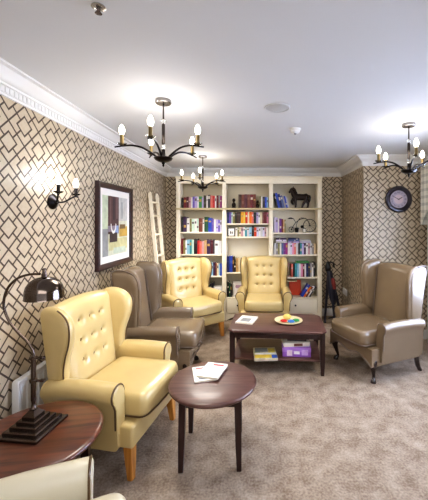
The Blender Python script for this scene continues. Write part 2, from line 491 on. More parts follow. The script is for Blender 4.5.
round_table('round_table', 'round dark wooden table with square legs holding two booklets', RT, .295, .475, M['mahog'], M['mahog_leg'], 4, .24, R(2))
ET = (-1.06, 1.505)
round_table('end_table', 'round brown wooden end table under the arched metal lamp', ET, .295, .52, M['walnut'], M['mahog_leg'], 4, .23, R(10))

CT = (.24, 3.41); CR = R(-4)
t = thing('coffee_table', 'rectangular dark wooden coffee table with lower shelf and clipped corners', 'table', (*CT, 0), CR)
def clipped(hx, hy, c): return [(-hx + c, -hy), (hx - c, -hy), (hx, -hy + c), (hx, hy - c), (hx - c, hy), (-hx + c, hy), (-hx, hy - c), (-hx, -hy + c)]
bm = bmesh.new()
loft(bm, [[(x, y, z) for x, y in clipped(.50 + o, .30 + o, .05)] for z, o in ((.418, -.012), (.425, -.002), (.440, 0), (.447, -.006), (.45, -.014))])
obj('tabletop', bm, M['mahog'], t, True, 30)
bm = bmesh.new()
for d in ((-.455, .455, -.273, -.255), (-.455, .455, .255, .273), (-.467, -.449, -.25, .25), (.449, .467, -.25, .25)): box(bm, *d, .36, .419, bev=.003)
obj('apron', bm, M['mahog_leg'], t)
bxo('shelf', (-.455, .455, -.262, .262, .135, .155), M['mahog'], t)
for sx in (-1, 1):
    for sy in (-1, 1):
        bm = bmesh.new(); x, y = sx * .455, sy * .258
        def sq(w, z): return [(x + p * w, y + q * w, z) for p, q in ((-1, -1), (1, -1), (1, 1), (-1, 1))]
        loft(bm, [sq(.016, 0), sq(.024, .16), sq(.025, .419)])
        obj('leg', bm, M['mahog_leg'], t, True, 50)

# ------------------------------------------------------------------ books
BC = {'black': (30, 28, 32), 'dark red': (110, 26, 34), 'maroon': (84, 30, 40), 'dusty pink': (196, 152, 156), 'white': (232, 228, 224), 'violet': (112, 92, 178), 'lilac': (186, 170, 214),
      'green': (70, 150, 84), 'dark olive': (62, 58, 40), 'charcoal': (62, 58, 64), 'salmon': (220, 116, 100), 'grey': (150, 146, 150), 'magenta': (158, 54, 128), 'olive': (140, 134, 84),
      'mint': (202, 222, 206), 'brown': (120, 62, 44), 'dark green': (34, 84, 56), 'blue': (42, 72, 178), 'navy': (34, 42, 98), 'pale blue': (154, 196, 220), 'teal': (60, 148, 158), 'cream': (226, 210, 176),
      'red': (196, 44, 42), 'tan': (196, 156, 104), 'dark purple': (66, 42, 78), 'purple': (120, 60, 140), 'orange': (236, 120, 36), 'amber': (240, 172, 40), 'yellow': (236, 206, 72), 'dark brown': (66, 42, 32),
      'pink': (226, 150, 180), 'lavender': (210, 204, 226), 'pale grey': (204, 202, 204), 'slate blue': (92, 108, 150), 'orange red': (214, 70, 30), 'beige': (214, 190, 150)}
def cover_mat(c):
    return mat('book_cover_' + c.replace(' ', '_'), BC[c], .42, var=.10, scale=14, coord='Generated')
LAB = {'light': mat('spine_print_light', (216, 206, 190), .5), 'dark': mat('spine_print_dark', (110, 100, 104), .5), 'gold': mat('spine_print_gold', (196, 160, 84), .4)}
def make_book(w, h, dp, c, label, group, cat='book', bands=True):
    """Spine towards -Y, standing on z = 0, left side at x = 0."""
    bm = bmesh.new(); b = min(.004, w * .18)
    sec = [(0, dp), (0, .006), (w * .06, .003), (w * .25, .0005), (w * .5, 0), (w * .75, .0005), (w * .94, .003), (w, .006), (w, dp), (w - b, dp), (w - b, .009), (b, .009), (b, dp)]
    loft(bm, [[(x, y, z) for x, y in sec] for z in (0, h)])
    o = obj('book', bm, cover_mat(c), None, True, 35)
    tag(o, label, cat, group)
    bm = bmesh.new(); box(bm, b, w - b, .009, dp - .003, .003, h - .004); obj('pages', bm, M['pages'], o, False)
    if bands and w > .018:
        k = 'dark' if sum(BC[c]) > 480 else random.choice(['light', 'light', 'gold'])
        lm = LAB[k] if random.random() < .5 else mat('spine_print_' + c.replace(' ', '_'), tuple(int(v * .8 + 40) for v in BC[c]), .5)
        z0 = h * random.choice([.55, .62, .7, .3]); z1 = z0 + h * random.choice([.1, .16, .22])
        bm = bmesh.new()
        loft(bm, [[(x, y - .0008, z) for x, y in ((w * .14, .0022), (w * .25, .0004), (w * .5, 0), (w * .75, .0004), (w * .86, .0022), (w * .5, .004))] for z in (z0, z1)])
        obj('spine_label', bm, lm, o)
    return o

ORD = ['first', 'second', 'third', 'fourth', 'fifth', 'sixth', 'seventh', 'eighth', 'ninth', 'tenth', 'eleventh', 'twelfth', 'thirteenth', 'fourteenth', 'fifteenth', 'sixteenth', 'seventeenth', 'eighteenth', 'nineteenth', 'twentieth', 'twenty-first', 'twenty-second']
S = .0156                                   # metres per pixel at the bookcase front
def bx(px): return (px - VX) * 4.85 / F
def bz(py): return CAMZ - (py - VY) * S
YF = 4.872                                   # where the spines stand

def row(place, group, z, x0, items, x1=None, lean=0., yf=YF, depth=None):
    """items: (colour, width px, height px[, lean degrees]); shrinks to fit x0..x1 (pixels)."""
    tot = sum(i[1] for i in items)
    k = 1. if x1 is None else (x1 - x0) / tot
    X = bx(x0) + .001
    n = len(items)
    cols = [i[0] for i in items]
    for i, it in enumerate(items):
        cn, w, h = it[0], it[1] * k * S - .0012, it[2] * S
        a = R(it[3]) if len(it) > 3 else R(lean)
        dp = depth or min(.19, max(.12, h * .72))
        size = 'tall' if it[2] >= 14.5 else ('short' if it[2] <= 11 else ('thick' if it[1] >= 3.4 else ('slim' if it[1] <= 1.8 else '')))
        if cols.count(cn) == 1: pos = 'only one of its colour on'
        else:
            j = cols[:i].count(cn); pos = ('leftmost' if j == 0 else ('rightmost' if j == cols.count(cn) - 1 else ORD[j])) + ' ' + cn + ' one on'
        leanw = 'leaning ' if abs(a) > .08 else ''
        lab = f'{leanw}{size} {cn} book, {ORD[i]} from left on {place}'.replace('  ', ' ').strip()
        o = make_book(w, h, dp, cn, lab, group)
        yj = yf + random.uniform(0, .012)
        if a >= 0:
            # top tips to the right, pivot on the lower right corner
            if a > 0:
                for v in o.data.vertices: v.co.x -= w
                for chd in o.children:
                    for v in chd.data.vertices: v.co.x -= w
                o.location = (X + w / math.cos(a), yj, z + .0005); X += (w + .0012) / math.cos(a)
            else:
                o.location = (X, yj, z + .0005); X += w + .0012
        else:
            o.location = (X, yj, z + .0005); X += (w + .0012) / math.cos(a)
        o.rotation_euler = (0, a, 0)

def flat_book(cx, y, z, w, h, dp, c, label, group, rz=0):
    """Lying flat, spine to the front: w is thickness, h the length along x."""
    o = make_book(w, h, dp, c, label, group)
    o.rotation_euler = (0, R(90), rz); o.location = (bx(cx) - h / 2, y, z + w + .0005)
    return o

# ------------------------------------------------------------------ the bookcase
BX0, BX1, BY0, BY1, BTOP = bx(176), bx(322), 4.85, 5.085, bz(176.3)
bays = [(bx(180), bx(222)), (bx(226.4), bx(269)), (bx(273.2), bx(317.6))]
SH = [[208.3, 232, 254.3, 276], [208.3, 223.4, 236.6, 272.5], [208.3, 232.6, 254.7, 277.2]]
BASE = bz(297.5)
bc = thing('bookcase', 'large cream painted built-in bookcase with three bays filling the back wall', 'bookcase', (0, 0, 0))
bm = bmesh.new()
TH = .02
for x0, x1 in ((BX0, bays[0][0]), (bays[0][1], bays[1][0]), (bays[1][1], bays[2][0]), (bays[2][1], BX1)):
    box(bm, x0, x1, BY0, BY1 - .012, .0, BTOP - .02, bev=.003)
obj('upright', bm, M['cream_paint'], bc)
bm = bmesh.new(); box(bm, BX0 + .002, BX1 - .002, BY1 - .012, BY1, .02, BTOP - .02); obj('back_panel', bm, mat('bookcase_back_paint', (234, 225, 204), .6, var=.02), bc)
bm = bmesh.new(); box(bm, BX0 - .012, BX1 + .012, BY0 - .016, BY1, BTOP - .02, BTOP, bev=.005)
box(bm, BX0 - .005, BX1 + .005, BY0 - .008, BY1, BTOP - .045, BTOP - .02, bev=.004)
obj('cornice', bm, M['cream_paint'], bc)
for (x0, x1) in bays:
    bxo('top_rail', (x0, x1, BY0 + .002, BY0 + .022, bz(183.6), BTOP - .02), M['cream_paint'], bc)
bm = bmesh.new(); box(bm, BX0 - .008, BX1 + .008, BY0 - .012, BY0, bz(209.8), bz(207.9), bev=.004); obj('moulding', bm, mat('shelf_edge_paint', (206, 190, 150), .45, var=.02), bc)
for (x0, x1), ys in zip(bays, SH):
    for yv in ys:
        bxo('shelf', (x0, x1, BY0 + .004, BY1 - .012, bz(yv) - .022, bz(yv)), M['cream_paint'], bc, .002)
    bxo('base_board', (x0, x1, BY0 + .004, BY1 - .012, BASE - .02, BASE), M['cream_paint'], bc, .002)
    d = bxo('drawer', (x0 + .006, x1 - .006, BY0 - .004, BY0 + .02, bz(313), BASE - .026), M['cream_paint'], bc, .004)
    kx = (x0 + x1) / 2 if x0 > .2 else x1 - .10
    for kk in ([kx] if x0 > 0 else [x0 + .1, x1 - .1]) if x0 < -.6 else ([(x0 + x1) / 2] if x0 > .2 else [x0 + .175, x1 - .175]):
        bm = bmesh.new(); bmesh.ops.create_uvsphere(bm, u_segments=12, v_segments=8, radius=.014, matrix=Matrix.Translation((kk, BY0 - .016, (bz(313) + BASE) / 2)))
        obj('knob', bm, M['bronze'], d)
    # scalloped plinth
    bm = bmesh.new(); n = 18; hi = bz(313) - .006
    top = [(x0 + (x1 - x0) * k / n, hi) for k in range(n + 1)]
    bot = [(x0 + (x1 - x0) * k / n, .0 if k in (0, n) else (.045 * min(1, math.sin(PI * k / n) * 2.2))) for k in range(n, -1, -1)]
    lp = top + bot
    loft(bm, [[(x, BY0 + .004, z) for x, z in lp], [(x, BY0 + .022, z) for x, z in lp]]); obj('plinth', bm, M['cream_paint'], bc, False)

G = ' of the bookcase'
zz = lambda b, k: bz(SH[b][k]) if k < 4 else BASE
row('top shelf, left bay', 'books on the top shelf of the left bay', zz(0, 0), 181, [('black', 2, 10.5), ('dark red', 2.6, 11), ('maroon', 2, 11.5), ('dusty pink', 2, 11), ('white', 1.5, 11), ('violet', 2, 11.8), ('lilac', 2.4, 12), ('white', 1.5, 11.2), ('green', 2.8, 12), ('lilac', 1.6, 11), ('dark olive', 2.6, 13), ('white', 1.3, 12.5), ('charcoal', 2.4, 13.5), ('salmon', 2.2, 13), ('red', 2, 12.6), ('white', 1.4, 13), ('dark red', 2, 13), ('grey', 1.4, 13), ('magenta', 1.5, 12.6)], 221.4)
row('second shelf, left bay', 'books on the second shelf of the left bay', zz(0, 1), 180.6, [('black', 2.2, 15.5), ('dark purple', 3, 15), ('white', 2.6, 13.8), ('olive', 2, 13.5), ('mint', 2.6, 13), ('white', 2, 13.6), ('mint', 2, 13), ('brown', 3.6, 13.8), ('white', 1.6, 13), ('dark green', 3.6, 15), ('blue', 3.2, 14), ('violet', 2, 13.2), ('white', 2, 13), ('lilac', 2, 12.4), ('violet', 1.8, 12), ('lavender', 1.6, 12)], 221.5)
row('third shelf, left bay', 'books on the third shelf of the left bay', zz(0, 2), 180.6, [('dark red', 2, 15.5), ('olive', 2, 14), ('white', 1.4, 14), ('pale blue', 2.8, 14.5), ('teal', 2, 14), ('mint', 2, 14.5), ('black', 3.4, 15), ('red', 2, 13.6), ('salmon', 2.4, 12.6), ('dusty pink', 2, 12.5), ('tan', 2.6, 13.8), ('dark purple', 3.4, 14.6), ('maroon', 2.8, 14), ('charcoal', 1.4, 14.5), ('white', 3.6, 13.6), ('pale grey', 3, 13)], 221.3)
row('fourth shelf, left bay', 'books on the fourth shelf of the left bay', zz(0, 3), 193.5, [('grey', 3, 13), ('dark red', 3, 13), ('olive', 3, 12), ('maroon', 3, 13), ('purple', 2.6, 13.4), ('grey', 1.5, 13), ('teal', 2.2, 13.6), ('pale blue', 2.2, 13), ('dark purple', 2.2, 13.4), ('brown', 1.8, 12.6), ('cream', 2, 12.2), ('pale blue', 1.4, 12), ('blue', 2, 12.4)], 221.6)
row('bottom shelf, left bay', 'books on the bottom shelf of the left bay', zz(0, 4), 200, [('dark brown', 2.4, 14), ('maroon', 2.2, 13), ('dark red', 2, 13), ('dark green', 2, 12), ('charcoal', 1.6, 13.5), ('black', 1.8, 14)], 213)
row('top shelf, middle bay', 'brown bound volumes and others on the middle bay top shelf', zz(1, 0), 238.2, [('dark brown', 3, 14), ('brown', 3, 14), ('maroon', 3, 14.2), ('brown', 3, 14), ('dark red', 3, 14), ('brown', 2.8, 14.2)], 256)
row('top right of middle bay', 'brown bound volumes and others on the middle bay top shelf', zz(1, 0), 259.5, [('olive', 1.6, 12.4), ('white', 1.4, 12), ('charcoal', 2.4, 11.6), ('blue', 1.8, 11.4), ('pale blue', 1.6, 11)], 268.4)
row('second shelf, middle bay', 'books on the second shelf of the middle bay', zz(1, 1), 226.8, [('navy', 2, 11.2), ('violet', 2.2, 11.4), ('mint', 1.2, 11), ('olive', 2.2, 11.5), ('dark olive', 1.6, 11), ('dark brown', 4, 11.6), ('amber', 2.8, 11.5), ('yellow', 1.6, 11.4), ('orange red', 2.2, 11.6), ('cream', 1.6, 11.3), ('orange', 2.4, 11.6), ('salmon', 1.8, 11.4), ('black', 2.6, 11.2), ('lilac', 2, 11), ('white', 1.6, 11), ('cream', 2.2, 11), ('brown', 1.4, 11.2), ('dark red', 3, 11.6), ('pink', 1.6, 11)], 268.6)
row('third shelf, middle bay', 'books on the third shelf of the middle bay', zz(1, 2), 235.4, [('white', 1.6, 9), ('olive', 1.5, 9.4), ('cream', 1.6, 9), ('dusty pink', 2, 9.2), ('white', 1.5, 9.5), ('teal', 1.8, 9.3), ('pale grey', 2, 9.4), ('pale blue', 2.2, 9.4), ('black', 2, 10.6), ('orange red', 2.2, 9), ('lavender', 2, 9.3), ('white', 1.6, 9.2), ('pale grey', 1.8, 9.6), ('lavender', 1.7, 9.2), ('dusty pink', 1.5, 9), ('white', 2, 9.3)], 268.6)
row('fourth shelf, middle bay', 'books on the fourth shelf of the middle bay', zz(1, 3), 226.8, [('navy', 2.4, 16), ('blue', 3, 16.2), ('dark brown', 1.6, 15.4), ('black', 1.8, 9), ('tan', 2.4, 14), ('cream', 2.4, 14)], 240.5)
row('bottom shelf, middle bay', 'books on the bottom shelf of the middle bay', zz(1, 4), 226.8, [('black', 2.2, 15), ('dark green', 1.6, 14), ('charcoal', 1.5, 13.5)], 231.6)
row('top shelf, right bay', 'books leaning on the top shelf of the right bay', zz(2, 0), 277, [('black', 1.5, 15.5, -13), ('blue', 2.2, 15.6, -13), ('navy', 2.2, 14.5, -13), ('slate blue', 2, 13, -13), ('grey', 1.5, 12.6, -13), ('blue', 1.6, 12.5, -13), ('pale grey', 1.4, 11.5, -13)])
row('second shelf, right bay', 'books on the second shelf of the right bay', zz(2, 1), 274, [('lavender', 2, 15.5), ('lilac', 2.2, 15), ('white', 1.6, 13.6), ('purple', 2.4, 14), ('dark red', 1.6, 13.6), ('tan', 1.6, 13), ('olive', 1.4, 13)], 286)
row('third shelf, right bay', 'books standing on the third shelf of the right bay', zz(2, 2), 273.6, [('pale grey', 2.2, 11.4), ('grey', 2, 11.2), ('olive', 1.6, 11.4), ('white', 1.6, 11), ('slate blue', 1.8, 11.4), ('purple', 2, 11.4), ('magenta', 2, 11.6), ('white', 2.2, 11.4), ('lavender', 2, 11), ('pink', 1.8, 11.4), ('salmon', 1.7, 11.2), ('pale grey', 2, 11.5), ('charcoal', 1.8, 11.2), ('teal', 1.6, 11.4), ('lilac', 2, 11), ('dark purple', 1.8, 11.4), ('white', 2, 11.4), ('dusty pink', 1.8, 11), ('pale grey', 2, 11.2), ('grey', 1.6, 10.6), ('beige', 1.8, 10.8)], 316.2)
row('fourth shelf, right bay', 'books on the fourth shelf of the right bay', zz(2, 3), 276, [('navy', 2, 14.5, 9), ('blue', 2, 15, 9), ('grey', 1.8, 14.4, 9), ('white', 2, 14.5, 9), ('slate blue', 1.6, 14, 9), ('dusty pink', 2, 14, 9)])
row('fourth shelf, right part of right bay', 'books on the fourth shelf of the right bay', zz(2, 3), 291.2, [('salmon', 2, 13), ('black', 1.6, 13.5), ('teal', 2.4, 13.8), ('pale blue', 2, 13.4), ('white', 1.8, 13.4), ('pink', 2, 13), ('dark red', 1.6, 12.6), ('white', 1.5, 13), ('navy', 2.2, 13.6), ('charcoal', 1.8, 13), ('grey', 1.6, 14.2), ('white', 1.8, 14), ('black', 1.6, 14.6)], 315.5)
# bottom right compartment
o = make_book(.045, .24, .19, 'orange red', 'big orange red book, leaning back on bottom shelf of right bay', 'books on the bottom shelf of the right bay', bands=False)
# shown broadside: turned so its cover faces the room
o.rotation_mode = 'ZYX'; o.rotation_euler = (R(-4), 0, R(90)); o.location = (bx(302.5), 4.99, BASE + .0045)
o = o; 
row('bottom shelf, right bay', 'books on the bottom shelf of the right bay', BASE, 299.5, [('blue', 3, 14, 33), ('orange', 1.8, 11.5, 33), ('brown', 1.6, 11.5, 33), ('white', 1.4, 12, 33), ('charcoal', 1.4, 12, 33)], yf=4.86, depth=.10)
# books lying flat
for cx, n, cs in ((281.5, 3, ['dark purple', 'lavender', 'pale grey']), (294, 3, ['navy', 'slate blue', 'lilac']), (306, 2, ['pale grey', 'lavender'])):
    z = zz(2, 2) + 11.7 * S
    ll = [.165, .16, .165] if cx < 290 else ([.18, .17, .175] if cx < 300 else [.17, .165])
    where = 'left' if cx < 290 else ('middle' if cx < 300 else 'right')
    for k, cn in enumerate(reversed(cs)):
        w = (.022, .026, .02)[k]
        lvl = ['bottom', 'middle', 'top'][k] if n == 3 else ['lower', 'upper'][k]
        flat_book(cx, YF + .01, z, w, ll[k], .14, cn, f'{cn} book lying flat, {lvl} of the {where} pile, right bay third shelf', 'books lying flat on the third shelf of the right bay'); z += w + .001
flat_book(303, YF + .012, zz(2, 3) + 13.9 * S, .02, .20, .15, 'green', 'green book lying flat on upright books, right bay fourth shelf', 'books on the fourth shelf of the right bay')

# picture card and small box on the bottom shelves
def framed(name, label, cat, w, h, loc, tilt, fm, inner, rz=0):
    t = thing(name, label, cat, loc, rz); t.rotation_euler = (tilt, 0, rz)
    bm = bmesh.new(); b = w * .12
    for d in ((-w / 2, w / 2, 0, .012, 0, b), (-w / 2, w / 2, 0, .012, h - b, h), (-w / 2, -w / 2 + b, 0, .012, b, h - b), (w / 2 - b, w / 2, 0, .012, b, h - b)): box(bm, *d, bev=.002)
    obj('frame', bm, fm, t)
    bm = bmesh.new(); box(bm, -w / 2 + b, w / 2 - b, .004, .011, b, h - b)
    pc = obj('picture', bm, inner, t, False)
    return t, pc
t, pc = framed('photo_frame', 'small black framed photograph on the third shelf of the middle bay', 'photo frame', .115, .14, (bx(231), 4.90, zz(1, 2)), R(-8), M['black'], M['mount'])
for x0, x1, z0, z1 in ((-.025, -.003, .04, .085), (.004, .024, .038, .08)):
    bm = bmesh.new(); pillow(bm, rrect(x0, x1, z0, z1, .008, 3), .002, .3, lambda a, b, h: (a, .0035 + h, b)); obj('photo_figure', bm, mat('photo_grey', (96, 92, 92), .6), pc)
t, pc = framed('photo_frame', 'silver framed picture at the bottom shelf of the left bay', 'photo frame', .13, .17, (bx(217.2), 4.905, BASE), R(-8), mat('silver_frame_metal', (190, 186, 184), .3, .6), M['mount'])
bm = bmesh.new(); pillow(bm, rrect(-.03, .03, .05, .11, .02, 4), .002, .3, lambda a, b, h: (a, .0035 + h, b)); obj('photo_figure', bm, mat('photo_rose', (206, 140, 140), .6), pc)
t, pc = framed('photo_frame', 'pale framed picture half hidden behind the middle cream armchair', 'photo frame', .18, .235, (bx(238.4), 4.91, BASE), R(-8), mat('pale_frame_paint', (206, 200, 194), .4), mat('pale_print', (222, 212, 206), .6))
bm = bmesh.new(); pillow(bm, rrect(-.05, .05, .13, .18, .02, 4), .002, .3, lambda a, b, h: (a, .0035 + h, b)); obj('photo_figure', bm, mat('photo_mauve', (168, 132, 150), .6), pc)
# flat magazine above the orange red book
o = bxo('magazine', (-.075, .075, -.05, .05, 0, .014), cover_mat('beige'), None, .002); o.location = (bx(292.5), 4.925, BASE + .243)
tag(o, 'beige booklet lying on top of the big orange red book', 'magazine')

# ------------------------------------------------------------------ shelf ornaments
def bust(label, loc, rz, sc):
    t = thing('bookend', label, 'bookend', loc, rz, 'dark figure bookends on the middle bay top shelf')
    bm = bmesh.new(); box(bm, -.035 * sc, .035 * sc, -.03 * sc, .03 * sc, 0, .02 * sc, bev=.003); obj('base', bm, M['sculpt'], t)
    bm = bmesh.new()
    lathe(bm, [(.026 * sc, .02 * sc), (.033 * sc, .04 * sc), (.034 * sc, .06 * sc), (.028 * sc, .08 * sc), (.016 * sc, .094 * sc), (.014 * sc, .102 * sc), (.021 * sc, .112 * sc), (.026 * sc, .128 * sc), (.024 * sc, .146 * sc), (.014 * sc, .158 * sc), (.003 * sc, .161 * sc)], 14)
    for v in bm.verts:
        if v.co.z > .1 * sc and v.co.y < 0: v.co.y *= 1.25
    obj('figure', bm, M['sculpt'], t)
bust('dark sculpted bookend left of the brown bound volumes', (bx(233.6), 4.905, zz(1, 0)), 0, .98)
bust('dark sculpted bookend in front of the brown volumes, right end', (bx(257.6), 4.90, zz(1, 0)), R(180), .78)

# horse
t = thing('horse_statue', 'dark bronze horse statue on the top shelf of the right bay', 'statue', (bx(300.5), 4.935, zz(2, 0))); t.scale = (1.12, 1, 1.05)
bxo('base', (-.115, .125, -.04, .04, 0, .012), M['sculpt'], t, .003)
bm = bmesh.new()
HS = [((-.075, 0, .17), (.036, .040)), ((-.05, 0, .175), (.044, .05)), ((0, 0, .172), (.046, .05)), ((.05, 0, .17), (.044, .048)), ((.09, 0, .18), (.046, .048)), ((.112, 0, .178), (.034, .038)), ((.124, 0, .175), (.012, .016))]
loft(bm, [[(p[0] - .0, math.cos(2 * PI * k / 14) * r[0] * .8, p[2] + math.sin(2 * PI * k / 14) * r[1]) for k in range(14)] for p, r in HS])
tube(bm, catmull([(-.055, 0, .175), (-.085, 0, .215), (-.098, 0, .255), (-.104, 0, .285)], 4), [.046, .044, .042, .040, .038, .036, .034, .032, .03, .028, .027, .025, .02], 12)
tube(bm, catmull([(-.092, 0, .292), (-.115, 0, .282), (-.135, 0, .258), (-.150, 0, .236)], 4), [.014, .022, .026, .027, .026, .024, .022, .019, .017, .016, .017, .016, .010], 12)
for s in (-1, 1): tube(bm, [(-.096, s * .012, .300), (-.094, s * .014, .318), (-.092, s * .014, .332)], [.008, .007, .002], 6)
for pts in ([(-.06, -.022, .16), (-.066, -.024, .10), (-.058, -.024, .055), (-.062, -.024, .012)], [(-.07, .022, .16), (-.105, .024, .115), (-.098, .024, .075), (-.080, .024, .07)],
            [(.085, -.022, .16), (.07, -.024, .105), (.045, -.024, .06), (.03, -.024, .012)], [(.10, .022, .165), (.115, .024, .105), (.122, .024, .06), (.112, .024, .012)]):
    pp = catmull(pts, 4); tube(bm, pp, [.032 - .0195 * (i / 12) ** .6 for i in range(13)], 10); tube(bm, [pp[-1], pp[-1] + Vector((-.006, 0, -.004))], [.014, .016], 8)
horse = obj('body', bm, M['sculpt'], t)
bm = bmesh.new(); tube(bm, catmull([(.118, 0, .195), (.14, 0, .185), (.145, 0, .14), (.135, 0, .09)], 4), [.01, .012, .014, .015, .016, .016, .016, .015, .014, .012, .009, .006, .003], 8); obj('tail', bm, M['sculpt'], t)
bm = bmesh.new(); tube(bm, catmull([(-.09, 0, .31), (-.072, 0, .29), (-.055, 0, .255), (-.035, 0, .222)], 4), [.006, .01, .012, .013, .014, .014, .013, .012, .011, .01, .009, .007, .004], 8); obj('mane', bm, M['sculpt'], t)

# penny-farthing ornament
def ring(bm, c, r, w, n=32, axis='y'):
    tube(bm, [(c[0] + r * math.cos(2 * PI * k / n), c[1], c[2] + r * math.sin(2 * PI * k / n)) for k in range(n)], w, 6, True)
t = thing('bicycle_ornament', 'black wire bicycle ornament with big wheel on right bay second shelf', 'ornament', (bx(302), 4.93, zz(2, 1)))
def wheel(c, r, w, spokes):
    bm = bmesh.new(); ring(bm, c, r, w)
    o = obj('wheel', bm, M['black'], t)
    bm = bmesh.new()
    for k in range(spokes):
        a = PI * k / spokes; tube(bm, [(c[0] - r * math.cos(a), c[1], c[2] - r * math.sin(a)), (c[0] + r * math.cos(a), c[1], c[2] + r * math.sin(a))], .0012, 4)
    tube(bm, [(c[0], c[1] - .012, c[2]), (c[0], c[1] + .012, c[2])], .011, 10)
    obj('spokes', bm, M['black'], o)
wheel((.135, 0, .108), .100, .0055, 6)
wheel((-.155, 0, .046), .041, .0045, 4); 
bm = bmesh.new()
tube(bm, catmull([(.135, .0, .108), (.11, 0, .18), (.06, 0, .222), (-.02, 0, .205), (-.10, 0, .14), (-.155, 0, .046)], 6), .0055, 8)
tube(bm, catmull([(.06, 0, .222), (-.0, 0, .23), (-.04, 0, .20), (-.08, 0, .10), (-.03, 0, .05)], 6), .004, 8)
obj('frame', bm, M['black'], t)
bm = bmesh.new(); tube(bm, catmull([(-.12, -.01, .214), (-.17, -.015, .225), (-.215, -.01, .215)], 5), [.006] * 3 + [.011] * 5 + [.006] * 3, 8); tube(bm, [(-.12, -.008, .21), (-.085, 0, .155)], .0045, 6); obj('saddle', bm, M['black'], t)
bm = bmesh.new(); lathe(bm, [(.026, .002), (.03, .05), (.034, .075), (.03, .075), (.026, .02)], 14, (-.075, -.02, 0)); lathe(bm, [(.02, .01), (.028, .03), (.018, .05), (.004, .054)], 12, (0.012, -.02, .06)); obj('basket', bm, M['black'], t)
t, pc = framed('photo_frame', 'tiny black frame standing under the bicycle ornament', 'photo frame', .052, .065, (bx(304.8), 4.885, zz(2, 1)), R(-6), M['black'], M['mount'])

# ------------------------------------------------------------------ ladder
t = thing('library_ladder', 'cream painted wooden ladder leaning on the left wall beside the bookcase', 'ladder', (-1.2, 4.36, 0))
LT = (-1.425 + 1.2, 1.945)
LB = (-1.235 + 1.2, 0.0)
def lad(s): return (LB[0] + (LT[0] - LB[0]) * s, LB[1] + (LT[1] - LB[1]) * s)
for y in (-.15, .15):
    bm = bmesh.new(); hx = .021
    loops = []
    for s in (0, .97, .99, 1.0):
        x, z = lad(s); k = hx if s < .98 else (hx * .8 if s < 1 else hx * .4)
        loops.append([(x + a * k, y + b * .014, z) for a, b in ((-1, -1), (1, -1), (1, 1), (-1, 1))])
    for l in loops:
        for i, p in enumerate(l): l[i] = (max(p[0], XL + 1.2 + .003), p[1], p[2])
    loft(bm, loops); obj('rail', bm, M['cream_paint'], t, True, 30)
for s in (.13, .27, .41, .55, .70, .835, .93):
    x, z = lad(s); bxo('rung', (x - .02, x + .02, -.138, .138, z - .011, z + .011), M['cream_paint'], t, .003)

# ------------------------------------------------------------------ folded stand right of the bookcase
t = thing('folded_stand', 'dark folded stand with splayed legs leaning right of the bookcase', 'stand', (1.18, 4.70, 0)); t.scale = (1.15, 1.1, 1)
navy = mat('dark_blue_black_metal', (34, 34, 48), .4, .2); red = mat('dark_red_cloth', (120, 44, 40), .7)
for (bx0, by0), (tx, ty) in (((-.10, .04), (-.055, .02)), ((-.005, -.13), (-.05, -.03)), ((.115, -.04), (-.035, .0)), ((.045, .10), (-.045, .03))):
    bm = bmesh.new(); tube(bm, [(bx0, by0, .012), (bx0 + (tx - bx0) * .5, by0 + (ty - by0) * .5, .42), (tx, ty, .80)], [.014, .018, .02], 8)
    l = obj('leg', bm, navy, t)
    bm = bmesh.new(); lathe(bm, [(.019, 0), (.02, .02), (.014, .03)], 10, (bx0, by0, 0)); obj('foot', bm, M['black'], l)
bm = bmesh.new(); tube(bm, catmull([(-.0, -.04, .30), (-.015, -.04, .42), (-.035, -.03, .6), (-.06, -.02, .80)], 4), [.022 + .03 * math.sin(PI * k / 12) for k in range(13)], 10); obj('folded_cover', bm, navy, t)
bm = bmesh.new(); tube(bm, [(.0, -.075, .54), (-.01, -.075, .62), (-.02, -.07, .70)], [.02, .028, .02], 10); obj('red_strap', bm, red, t)
bm = bmesh.new(); tube(bm, [(-.06, .0, .08), (.07, -.05, .14)], .008, 6); obj('brace', bm, navy, t)
bm = bmesh.new(); tube(bm, [(-.07, .02, .25), (.07, -.02, .27)], .008, 6); obj('brace', bm, navy, t)
bm = bmesh.new(); lathe(bm, [(.02, .78), (.038, .80), (.04, .86), (.028, .90), (.02, .93), (.006, .94)], 12, (-.065, .01, 0)); obj('head', bm, M['black'], t)
bm = bmesh.new(); tube(bm, catmull([(-.065, .01, .9), (-.035, -.01, .93), (-.0, -.01, .91), (.01, -.01, .85)], 4), .012, 8); obj('handle', bm, M['black'], t)

# wall socket
t = thing('wall_socket', 'white double wall socket low on the alcove wall', 'socket', (XB, 4.93, .43))
bxo('plate', (-.012, 0, -.11, .11, -.05, .05), M['white'], t, .004)
for y in (-.055, .055): bxo('switch', (-.017, -.011, y - .012, y + .012, .015, .035), M['white'], t, .002)

# radiator
t = thing('radiator', 'white panel radiator on the left wall behind the arched lamp', 'radiator', (XL, 2.18, 0))
bm = bmesh.new(); box(bm, .032, .052, -.33, .33, .14, .585, bev=.008)
for k in range(13): y = -.30 + .05 * k; box(bm, .050, .056, y - .012, y + .012, .17, .555, bev=.002)
obj('panel', bm, M['white'], t)
bxo('top_grille', (.02, .062, -.335, .335, .58, .598), M['white'], t, .004)
for s in (-1, 1): bxo('end_cap', (.018, .06, s * .332 - .006, s * .332 + .006, .15, .59), M['white'], t, .003)
for y in (-.25, .25): bxo('bracket', (0, .034, y - .015, y + .015, .2, .5), M['white'], t, .003)
for y in (-.31, .31):
    bm = bmesh.new(); tube(bm, [(.035, y, .15), (.035, y, 0)], .009, 8); obj('pipe', bm, M['white'], t)

